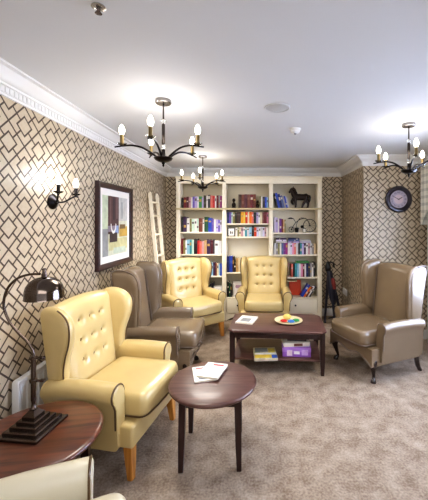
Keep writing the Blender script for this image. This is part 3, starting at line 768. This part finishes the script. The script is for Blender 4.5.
# ------------------------------------------------------------------ framed picture on the left wall
PW, PZ0, PZ1, PY0, PY1 = .045, 1.085, 1.92, 2.83, 3.62
t = thing('framed_picture', 'large framed picture with white mount on the left patterned wall', 'picture', (XL, (PY0 + PY1) / 2, (PZ0 + PZ1) / 2))
hw, hh, b = (PY1 - PY0) / 2, (PZ1 - PZ0) / 2, .055
bm = bmesh.new()
def fr_loop(o, x): return [(x, -hw + o, -hh + o), (x, hw - o, -hh + o), (x, hw - o, hh - o), (x, -hw + o, hh - o)]
loft(bm, [fr_loop(0, .002), fr_loop(0, .036), fr_loop(.006, .042), fr_loop(.02, .042), fr_loop(.05, .03), fr_loop(b, .024), fr_loop(b, .002)], wrap=True)
obj('frame', bm, M['frame'], t, True, 25)
bm = bmesh.new(); box(bm, .006, .016, -hw + b, hw - b, -hh + b, hh - b); obj('mount', bm, M['mount'], t, False)
art = [((214, 214, 190), 0, 1, 0, 1), ((196, 204, 172), 0, .2, .45, 1), ((150, 150, 146), 0, .2, .0, .45), ((86, 58, 56), .2, .62, .36, 1), ((116, 84, 82), .26, .32, .5, .98), ((58, 40, 42), .38, .46, .6, .98), ((124, 96, 96), .52, .57, .62, 1),
       ((198, 196, 190), .62, 1, .58, 1), ((170, 172, 168), .7, .8, .62, .92), ((204, 166, 76), .64, 1, .3, .48), ((120, 96, 60), .66, .9, .44, .52), ((150, 138, 150), .2, .5, .40, .5), ((150, 166, 204), .46, .6, .36, .5), ((206, 200, 150), .22, 1, .08, .28), ((196, 206, 186), .4, .9, .02, .12), ((70, 56, 54), .25, .55, .22, .38)]
bm = bmesh.new(); mats = []
aw, ah = hw - b - .055, hh - b - .065
for k, (c, u0, u1, v0, v1) in enumerate(art):
    x = .0165 + .0002 * k
    f = bm.faces.new([bm.verts.new((x, -aw + 2 * aw * u, -ah + 2 * ah * v)) for u, v in ((u0, v0), (u1, v0), (u1, v1), (u0, v1))]); f.material_index = k
    mats.append(mat(f'art_paint_{k}', c, .6, var=.18, scale=18))
ai = len(mats); mats.append(M['mount'])
for k in range(20):    # the pale curved shape in the middle of the print
    a0, a1 = PI + PI * k / 20, PI + PI * (k + 1) / 20
    f = bm.faces.new([bm.verts.new((.0205, -.10 * 0 - .06 + r_ * math.cos(a) * .8, .02 + r_ * math.sin(a) * 1.3)) for r_, a in ((.055, a0), (.078, a0), (.078, a1), (.055, a1))]); f.material_index = ai
me = bpy.data.meshes.new('artwork'); bm.to_mesh(me); bm.free(); link('artwork', me, mats, t, False)

# ------------------------------------------------------------------ clock
t = thing('wall_clock', 'round dark framed wall clock with pale dial on the patterned wall', 'clock', (1.885, YC, 1.835)); t.scale = (1.1, 1, 1.1)
def lathe_y(bm, prof, n=40):
    loft(bm, [[(r * math.cos(2 * PI * k / n), -y, r * math.sin(2 * PI * k / n)) for k in range(n)] for r, y in prof])
bm = bmesh.new(); lathe_y(bm, [(.150, 0), (.158, .012), (.158, .03), (.146, .044), (.128, .046), (.112, .036), (.106, .028), (.104, .012)])
obj('rim', bm, mat('dark_clock_case', (44, 38, 52), .3, .3, coat=.5), t, True, 30)
bm = bmesh.new(); lathe_y(bm, [(.106, .004), (.106, .018)]); dl = obj('dial', bm, mat('pale_dial', (176, 166, 182), .5, var=.03), t, True, 30)
bm = bmesh.new(); lathe_y(bm, [(.056, .018), (.056, .0195)]); obj('dial_centre', bm, mat('dial_centre_paint', (204, 186, 192), .5, var=.02), dl, True, 30)
ink = mat('dial_ink', (70, 62, 84), .5)
strokes = {1: 'I', 2: 'II', 3: 'III', 4: 'IV', 5: 'V', 6: 'VI', 7: 'VII', 8: 'VIII', 9: 'IX', 10: 'X', 11: 'XI', 12: 'XII'}
for hnum, tx in strokes.items():
    cu = bpy.data.curves.new('numeral', 'FONT'); cu.body = tx; cu.size = .032; cu.align_x = 'CENTER'; cu.align_y = 'CENTER'; cu.extrude = .0006
    to = bpy.data.objects.new('numeral', cu); COL.objects.link(to)
    a = PI / 2 - hnum * PI / 6
    bpy.context.view_layer.update()
    me = bpy.data.meshes.new_from_object(to.evaluated_get(bpy.context.evaluated_depsgraph_get())); bpy.data.objects.remove(to)
    rot = Matrix.Translation((.081 * math.cos(a), -.0192, .081 * math.sin(a))) @ Matrix.Rotation(-(a - PI / 2), 4, 'Y') @ Matrix.Rotation(R(90), 4, 'X')
    me.transform(rot); me.materials.clear(); me.name = 'numeral'
    link('numeral', me, ink, dl, False)
for ang, ln, w in ((R(60), .05, .004), (R(-62), .072, .003)):
    bm = bmesh.new(); box(bm, -w, w, -.0225, -.0205, -.012, ln); o = obj('clock_hand', bm, M['black'], t, False); o.rotation_euler = (0, ang, 0)

# ------------------------------------------------------------------ ceiling fittings
t = thing('smoke_detector', 'small white domed smoke detector on the ceiling', 'detector', (.37, 2.86, ZC))
bm = bmesh.new(); lathe(bm, [(.05, 0), (.052, -.012), (.047, -.018), (.044, -.02)], 24); obj('base', bm, M['white'], t)
bm = bmesh.new(); lathe(bm, [(.043, -.02), (.042, -.034), (.03, -.044), (.012, -.046)], 24); obj('cover', bm, M['white'], t)
bm = bmesh.new(); lathe(bm, [(.012, -.046), (.010, -.054), (.003, -.056)], 12); obj('sensor', bm, mat('grey_plastic', (130, 130, 132), .4), t)
t = thing('ceiling_speaker', 'flat round white speaker grille set in the ceiling', 'speaker', (.165, 2.33, ZC))
bm = bmesh.new(); lathe(bm, [(.096, 0), (.098, -.004), (.092, -.008), (.085, -.006), (.085, 0)], 40); obj('rim', bm, mat('grey_white_plastic', (200, 200, 200), .5), t)
bm = bmesh.new(); lathe(bm, [(.0855, -.003), (.06, -.005), (.01, -.006)], 40); obj('grille', bm, mat('speaker_mesh', (182, 182, 182), .6, var=.08, scale=300), t)
t = thing('sprinkler', 'small metal sprinkler head on the ceiling at upper left', 'sprinkler', (-.62, 1.232, ZC))
bm = bmesh.new(); lathe(bm, [(.026, 0), (.028, -.004), (.02, -.009), (.012, -.01)], 24); obj('escutcheon', bm, mat('sprinkler_chrome', (180, 180, 178), .2, .9), t)
bm = bmesh.new(); lathe(bm, [(.008, -.008), (.007, -.02), (.004, -.026)], 12); lathe(bm, [(.013, -.026), (.014, -.028), (.004, -.029)], 16); obj('head', bm, M['steel'], t)

# ------------------------------------------------------------------ chandeliers and wall light
def candle(parent, p, br, sl=.072, bl=.06):
    """glass dish, sleeve and lit candle bulb on top of an arm at p"""
    bm = bmesh.new(); lathe(bm, [(.008, 0), (.02, .003), (.03, .010), (.032, .014), (.026, .009), (.01, .005)], 18, p); obj('drip_dish', bm, M['glass'], parent)
    bm = bmesh.new(); lathe(bm, [(.012, .004), (.0135, .008), (.012, .012), (.012, sl), (.008, sl + .002)], 14, p); obj('candle_sleeve', bm, br, parent)
    bm = bmesh.new(); lathe(bm, [(.009, sl), (.0155, sl + .012), (.019, sl + .026), (.018, sl + .040), (.0125, sl + .056), (.005, sl + .068), (.001, sl + .071)], 14, p); obj('bulb', bm, M['bulb'], parent)

LIGHTS = []
def chandelier(label, loc, a0):
    t = thing('chandelier', label, 'chandelier', (*loc, ZC), 0, 'five-arm dark metal chandeliers')
    bm = bmesh.new(); lathe(bm, [(.054, 0), (.056, -.006), (.056, -.02), (.05, -.026), (.012, -.028)], 28); obj('canopy', bm, mat('pewter_canopy_metal', (150, 146, 144), .22, .9), t, True, 30)
    bm = bmesh.new(); lathe(bm, [(.006, -.026), (.006, -.135)], 12); lathe(bm, [(.0095, -.165), (.0115, -.18), (.0115, -.30), (.008, -.315)], 12); obj('stem', bm, M['chrome'], t, True, 40)
    bm = bmesh.new(); lathe(bm, [(.006, -.132), (.017, -.14), (.022, -.150), (.017, -.160), (.006, -.168)], 14); obj('crystal', bm, M['glass'], t)
    bm = bmesh.new(); lathe(bm, [(.008, -.312), (.012, -.322), (.012, -.338), (.008, -.348)], 14); obj('crystal', bm, M['glass'], t)
    bm = bmesh.new(); lathe(bm, [(.012, -.346), (.014, -.39), (.018, -.398), (.062, -.402), (.066, -.408), (.056, -.422), (.036, -.432), (.014, -.438)], 28); obj('hub', bm, M['bronze'], t, True, 40)
    bm = bmesh.new(); lathe(bm, [(.010, -.437), (.012, -.446), (.006, -.452), (.008, -.46), (.002, -.47)], 12); obj('finial', bm, M['bronze'], t)
    for k in range(5):
        a = a0 + 2 * PI * k / 5; ca, sa = math.cos(a), math.sin(a)
        bm = bmesh.new()
        pr = [(.045, -.402), (.085, -.372), (.14, -.343), (.20, -.333), (.25, -.338), (.285, -.345), (.315, -.352)]
        pth = catmull([(r * ca, r * sa, z) for r, z in pr], 4)
        tube(bm, pth, [.0085 - .004 * i / len(pth) for i in range(len(pth))], 8)
        lathe(bm, [(.010, -.346), (.011, -.336), (.008, -.332)], 10, (.27 * ca, .27 * sa, 0))
        ar = obj('arm', bm, M['bronze'], t)
        candle(ar, (.27 * ca, .27 * sa, -.338), M['brass'])
    LIGHTS.append((loc[0], loc[1], 2.11))
chandelier('dark five-arm chandelier hanging above the round table, at left front', (-.645, 2.19), R(270))
chandelier('dark five-arm chandelier hanging nearest the bookcase', (-.68, 4.05), R(272))
chandelier('dark five-arm chandelier hanging at right near the clock', (1.345, 2.72), R(255))

t = thing('wall_light', 'dark two-arm candle wall light on the left patterned wall', 'wall light', (XL, 2.24, 1.69))
bm = bmesh.new(); loft(bm, [[(x, r * math.cos(2 * PI * k / 20), r * math.sin(2 * PI * k / 20)) for k in range(20)] for r, x in ((.055, 0), (.056, .008), (.046, .02), (.02, .034), (.012, .044))]); obj('backplate', bm, M['bronze'], t)
for s in (-1, 1):
    bm = bmesh.new(); tube(bm, catmull([(.03, 0, -.005), (.06, s * .04, .0), (.095, s * .085, .035), (.11, s * .105, .045), (.118, s * .12, .04)], 5), .0065, 8)
    lathe(bm, [(.010, .042), (.011, .050), (.008, .054)], 10, (.11, s * .105, 0))
    ar = obj('arm', bm, M['bronze'], t); candle(ar, (.11, s * .105, .05), M['bronze'], .06)

# ------------------------------------------------------------------ arched lamp on the end table
t = thing('table_lamp', 'arched dark metal lamp with dome shade on the brown end table', 'lamp', (-1.10, 1.545, .52), R(-6)); t.scale = (1, 1, .965)
bm = bmesh.new(); z = 0.0
def sqz(w, z): return [(a * w, b * w, z) for a, b in ((-1, -1), (1, -1), (1, 1), (-1, 1))]
lp = []
for k, w in enumerate((.105, .086, .067, .049, .033)):
    lp += [sqz(w, .016 * k + (.0 if k == 0 else .001)), sqz(w, .016 * k + .012), sqz(w - .004, .016 * k + .016)]
lp += [sqz(.024, .085), sqz(.014, .098)]
loft(bm, lp); obj('base', bm, M['steel'], t, True, 25)
bm = bmesh.new(); lathe(bm, [(.014, .096), (.018, .104), (.011, .114), (.009, .13), (.012, .15), (.011, .36)], 16); obj('stem', bm, M['steel'], t)
for zc in (.245, .362):
    bm = bmesh.new(); lathe(bm, [(.012, zc - .009), (.017, zc - .006), (.017, zc + .006), (.012, zc + .009)], 14)
    tube(bm, [(-.02, 0, zc), (.045, 0, zc + .004)], [.006, .006], 8); tube(bm, [(.04, 0, zc + .004), (.056, 0, zc + .005)], [.009, .009], 8)
    obj('collar', bm, M['steel'], t)
bm = bmesh.new()
arc = catmull([(.0, 0, .35), (-.004, 0, .40), (-.035, 0, .445), (-.085, 0, .49), (-.135, 0, .55), (-.163, 0, .63), (-.145, 0, .71), (-.095, 0, .765), (-.03, 0, .790), (.035, 0, .795)], 6)
tube(bm, arc, .0062, 10); obj('arm', bm, M['steel'], t)
SX = .058
bm = bmesh.new(); lathe(bm, [(.006, .825), (.009, .82), (.009, .80), (.013, .796), (.013, .782), (.02, .777)], 14, (SX, 0, 0)); obj('finial', bm, M['steel'], t)
bm = bmesh.new()
pr = [(.018, .780), (.045, .775), (.071, .759), (.088, .735), (.095, .708), (.096, .678), (.098, .672), (.093, .674), (.091, .708), (.084, .732), (.068, .755), (.045, .770), (.018, .775)]
pr = [(r * (.89 if r > .03 else 1), z) for r, z in pr]
lathe(bm, pr, 40, (SX, 0, 0)); obj('shade', bm, mat('dark_shade_metal', (100, 90, 84), .13, 1., var=.1), t, True, 40)
bm = bmesh.new(); lathe(bm, [(.012, .76), (.012, .72), (.026, .70), (.028, .68), (.02, .665), (.004, .66)], 16, (SX, 0, 0)); obj('bulb', bm, mat('unlit_bulb', (220, 220, 214), .3), t)

# ------------------------------------------------------------------ small things on the tables
def booklet(name, label, cat, loc, rz, w, l, th, cover, prints, group=None):
    t = thing(name, label, cat, loc, rz, group)
    bm = bmesh.new(); box(bm, -w / 2, w / 2, -l / 2, l / 2, th - .0015, th, bev=0); box(bm, -w / 2, w / 2, -l / 2, l / 2, 0, .0015); box(bm, -w / 2, -w / 2 + .0015, -l / 2, l / 2, .0015, th - .0015)
    cv = obj('cover', bm, cover, t, False)
    bm = bmesh.new(); box(bm, -w / 2 + .0016, w / 2 - .003, -l / 2 + .003, l / 2 - .003, .0016, th - .0016); obj('pages', bm, M['pages'], t, False)
    for nm, m, x0, x1, y0, y1 in prints:
        bm = bmesh.new(); box(bm, w * (x0 - .5), w * (x1 - .5), l * (y0 - .5), l * (y1 - .5), th, th + .0006); obj(nm, bm, m, cv, False)
    return t
wc = mat('white_magazine_cover', (236, 232, 226), .35, var=.03, scale=20)
ti = mat('print_red', (196, 60, 70), .4); pg = mat('print_grey', (150, 152, 156), .4, var=.25, scale=30); pl = mat('print_pale', (216, 210, 200), .4, var=.1, scale=40)
p = at(206, 374, .475)
booklet('booklet', 'lower white booklet with grey picture on the round table', 'booklet', (p[0] - .012, p[1] - .005, .4755), R(16), .15, .21, .010, wc, [('title', ti, .15, .75, .82, .90), ('picture', pg, .2, .8, .1, .6)], 'booklets on the round table')
booklet('booklet', 'upper white booklet with red title lying askew on the round table', 'booklet', (p[0] + .045, p[1] + .018, .4865), R(-14), .155, .21, .011, wc, [('title', ti, .35, .85, .80, .90), ('picture', pl, .12, .9, .15, .7)], 'booklets on the round table')
p = at(247, 320.5, .45)
booklet('booklet', 'white booklet lying on the left of the coffee table', 'booklet', (p[0], p[1], .4505), R(-16), .19, .25, .014, wc, [('picture', pg, .2, .75, .2, .65), ('title', pl, .2, .8, .76, .9)])
# tray of coloured pieces
p = at(288.5, 321.5, .45)
t = thing('plate', 'round cream plate with coloured pieces on the coffee table', 'plate', (*p, .4505))
bm = bmesh.new(); lathe(bm, [(.09, 0), (.13, .006), (.15, .016), (.153, .02), (.147, .02), (.125, .011), (.09, .007), (.01, .006)], 40); obj('dish', bm, mat('cream_ceramic', (232, 216, 176), .3), t)
for cn, rgb, x, y, r in (('red', (206, 44, 44), -.055, -.045, .034), ('blue', (70, 130, 206), .02, -.065, .034), ('green', (52, 150, 78), .08, -.025, .034), ('yellow', (236, 208, 116), -.01, .045, .042)):
    bm = bmesh.new(); bmesh.ops.create_icosphere(bm, subdivisions=3, radius=r, matrix=Matrix.Translation((0, 0, 0)) @ Matrix.Diagonal((1.1, .9, .42 if cn != 'yellow' else .7, 1)))
    for v in bm.verts: v.co *= 1 + .07 * math.sin(v.co.x * 160) * math.cos(v.co.y * 140)
    o = obj('coloured_piece', bm, mat(cn + '_sweets', rgb, .35, var=.1, scale=40), None); o.location = (p[0] + x, p[1] + y, .4605 + r * (.40 if cn != 'yellow' else .70))
    tag(o, f'{cn} rounded piece lying on the round cream plate', 'plate piece', 'coloured pieces on the cream plate')
# puzzle box lying on the lower shelf
sh = .1555
p = at(265, 352.5, sh + .03)
t = thing('puzzle_box', 'flat colourful picture box lying on the coffee table shelf', 'box', (p[0], p[1] - .005, sh), R(3))
bxo('box_body', (-.115, .115, -.13, .13, 0, .026), mat('puzzle_box_side', (206, 204, 200), .5), t, .002)
cv = bxo('lid', (-.118, .118, -.133, .133, .008, .032), mat('puzzle_lid_print', (196, 186, 160), .4, var=.35, scale=25), t, .002)
for nm, rgb, x0, x1, y0, y1 in (('printed_panel', (240, 236, 224), -.11, .11, -.045, -.005), ('printed_panel', (226, 190, 70), -.11, .06, -.125, -.05), ('printed_panel', (48, 92, 190), .062, .115, -.13, -.06), ('printed_panel', (120, 128, 132), -.10, .03, .02, .12), ('printed_panel', (214, 196, 80), .035, .105, .0, .10), ('printed_panel', (92, 132, 84), -.11, -.05, .005, .02)):
    bm = bmesh.new(); box(bm, x0, x1, y0, y1, .032, .0326); obj(nm, bm, mat('puzzle_print_%d_%d' % (rgb[0], rgb[2]), rgb, .4, var=.2, scale=30), cv, False)
p = at(296, 356, sh)
pb = thing('game_box', 'purple game box at the bottom of the pile on the coffee table shelf', 'box', (p[0] + .01, p[1] + .09, sh), R(-3), 'game boxes on the coffee table shelf')
purple = mat('purple_card', (150, 96, 190), .45, var=.1, scale=14)
bxo('box_body', (-.145, .145, -.115, .115, 0, .095), purple, pb, .003)
bxo('lid', (-.147, .147, -.117, .117, .05, .098), mat('lilac_card', (168, 122, 206), .45, var=.1, scale=14), pb, .003)
for x0, x1, z0, z1, rgb in ((-.10, -.045, .012, .07, (222, 196, 214)), (.05, .115, .02, .075, (196, 160, 216)), (-.03, .03, .03, .06, (240, 226, 240))):
    bm = bmesh.new(); box(bm, x0, x1, -.1185, -.1172, z0, z1); obj('printed_panel', bm, mat('game_print_%d' % rgb[0], rgb, .4, var=.2, scale=30), pb, False)
wb = thing('game_box', 'white game box with dark label stacked on the purple box', 'box', (p[0] + .0, p[1] + .095, sh + .0985), R(4), 'game boxes on the coffee table shelf')
bxo('box_body', (-.135, .135, -.105, .105, 0, .04), mat('white_card', (234, 226, 214), .5, var=.04), wb, .003)
bxo('lid', (-.137, .137, -.107, .107, .018, .043), mat('white_card_lid', (240, 234, 224), .5, var=.04), wb, .003)
bm = bmesh.new(); box(bm, -.03, .06, -.1085, -.107, .008, .034); obj('printed_panel', bm, mat('brown_print', (110, 64, 56), .5), wb, False)
gb = thing('game_board', 'dark folded game board on top of the white game box', 'board', (p[0] + .02, p[1] + .11, sh + .142), R(-6))
bxo('board', (-.10, .10, -.08, .08, 0, .010), mat('dark_board_card', (62, 52, 60), .5, var=.1), gb, .002); bxo('board_half', (-.10, .10, -.08, .08, .0105, .02), mat('brown_board_card', (96, 74, 70), .5, var=.1), gb, .002)

# ------------------------------------------------------------------ curtain and pelmet at the right window
def cloth(name, x0, x1, y0, y1, z0, z1, folds, amp, m, parent=None, taper=None, thick=.008):
    """A pleated hanging that runs along y at the window wall."""
    bm = bmesh.new(); uvl = bm.loops.layers.uv.new('UVMap'); n = folds * 8; mrow = 14; g = []
    for j in range(mrow + 1):
        z = z0 + (z1 - z0) * j / mrow; r_ = []
        for i in range(n + 1):
            s = i / n; w = math.sin(2 * PI * folds * s)
            k = taper(j / mrow) if taper else 1.
            y = y1 - (y1 - y0) * s * k
            x = x0 + (x1 - x0) * (.5 + .5 * w * amp)
            r_.append(bm.verts.new((x, y, z)))
        g.append(r_)
    for j in range(mrow):
        for i in range(n):
            f = bm.faces.new((g[j][i], g[j][i + 1], g[j + 1][i + 1], g[j + 1][i]))
            for lp, (a, b) in zip(f.loops, ((j, i), (j, i + 1), (j + 1, i + 1), (j + 1, i))): lp[uvl].uv = (b / n * (y1 - y0) * 2.2, z0 + (z1 - z0) * a / mrow)
    bmesh.ops.solidify(bm, geom=bm.faces[:], thickness=thick)
    return obj(name, bm, m, parent, True, 70)
cu = cloth('curtain', 2.168, 2.28, 3.40, 3.985, .02, 2.2, 6, 1., M['check'])
tag(cu, 'pale checked curtain hanging to the floor at the right window', 'curtain')
t = thing('pelmet', 'pale checked fabric pelmet above the curtain at the right edge', 'pelmet', (2.235, 3.95, 2.2))
bm = bmesh.new(); uvl = bm.loops.layers.uv.new('UVMap')
n = 24; lo, hi = [], []
for k in range(n + 1):
    y = .08 - (2.9) * k / n; s = k / n
    lo.append((y, -.70 + .42 * (math.sin(PI * min(1, s * 1.0)) ** .5)))
f1 = [(-.115, y, z) for y, z in lo]; f2 = [(-.115, y, .06) for y, z in lo]
for x0 in (-.09, -.078):
    va = [bm.verts.new((x0, y, z)) for y, z in lo]; vb = [bm.verts.new((x0, y, .06)) for y, z in lo]
    for k in range(n): bm.faces.new((va[k], va[k + 1], vb[k + 1], vb[k]))
e = [bm.verts.new(p) for p in ((-.09, .08, -.70), (.08, .08, -.70), (.08, .08, .06), (-.09, .08, .06))]; bm.faces.new(e)
for f in bm.faces:
    for lp in f.loops: lp[uvl].uv = (lp.vert.co.y + lp.vert.co.x, lp.vert.co.z)
obj('pelmet_fabric', bm, M['check'], t, False)
bxo('pelmet_board', (-.09, .08, -2.82, .08, .06, .075), M['white'], t, .003)

# ------------------------------------------------------------------ light
def lamp(name, kind, loc, energy, col, rot=(0, 0, 0), **kw):
    l = bpy.data.lights.new(name, kind); l.energy = energy; l.color = col
    for k, v in kw.items(): setattr(l, k, v)
    o = bpy.data.objects.new(name, l); COL.objects.link(o); o.location = loc; o.rotation_euler = rot
    return o
for x, y, z in LIGHTS: lamp('chandelier_light', 'POINT', (x, y, z + .06), 6, (1, .95, .88), shadow_soft_size=.2)
for x, y, z in LIGHTS: lamp('added_fill_spot', 'SPOT', (x, y, 1.90), 75 if y > 3.5 else 42, (1, .95, .86), spot_size=R(165), spot_blend=1., shadow_soft_size=.25)  # spots added below the hubs to brighten floor and bookcase, not chandelier parts
lamp('wall_light_lamp', 'POINT', (XL + .13, 2.24, 1.86), 3.2, (.95, .97, 1), shadow_soft_size=.06)
lamp('daylight', 'AREA', (XR + .25, 2.45, 1.35), 180, (.6, .71, 1.), (0, R(90), 0), shape='RECTANGLE', size=1.6, size_y=2.4)
lamp('front_fill', 'AREA', (.2, -.9, 2.2), 40, (1, .97, .93), (R(62), 0, 0), shape='RECTANGLE', size=2.6, size_y=1.2)  # unseen soft fill added behind the camera, no real fitting
w = bpy.data.worlds.new('World'); bpy.context.scene.world = w; w.use_nodes = True
bg = w.node_tree.nodes['Background']; bg.inputs[0].default_value = (.95, .96, 1., 1); bg.inputs[1].default_value = .8

# ------------------------------------------------------------------ camera
cam = bpy.data.cameras.new('Camera'); co = bpy.data.objects.new('Camera', cam); COL.objects.link(co)
co.location = (0, 0, CAMZ); co.rotation_euler = (R(90), 0, 0)
cam.sensor_fit = 'HORIZONTAL'; cam.sensor_width = 36; cam.lens = 36 * F / 428
cam.shift_x = -(VX - 214) / 428; cam.shift_y = -(250 - VY) / 428
cam.clip_start = .05
bpy.context.scene.camera = co
sc = bpy.context.scene
sc.view_settings.view_transform = 'Standard'; sc.view_settings.look = 'Medium High Contrast'; sc.view_settings.exposure = .1
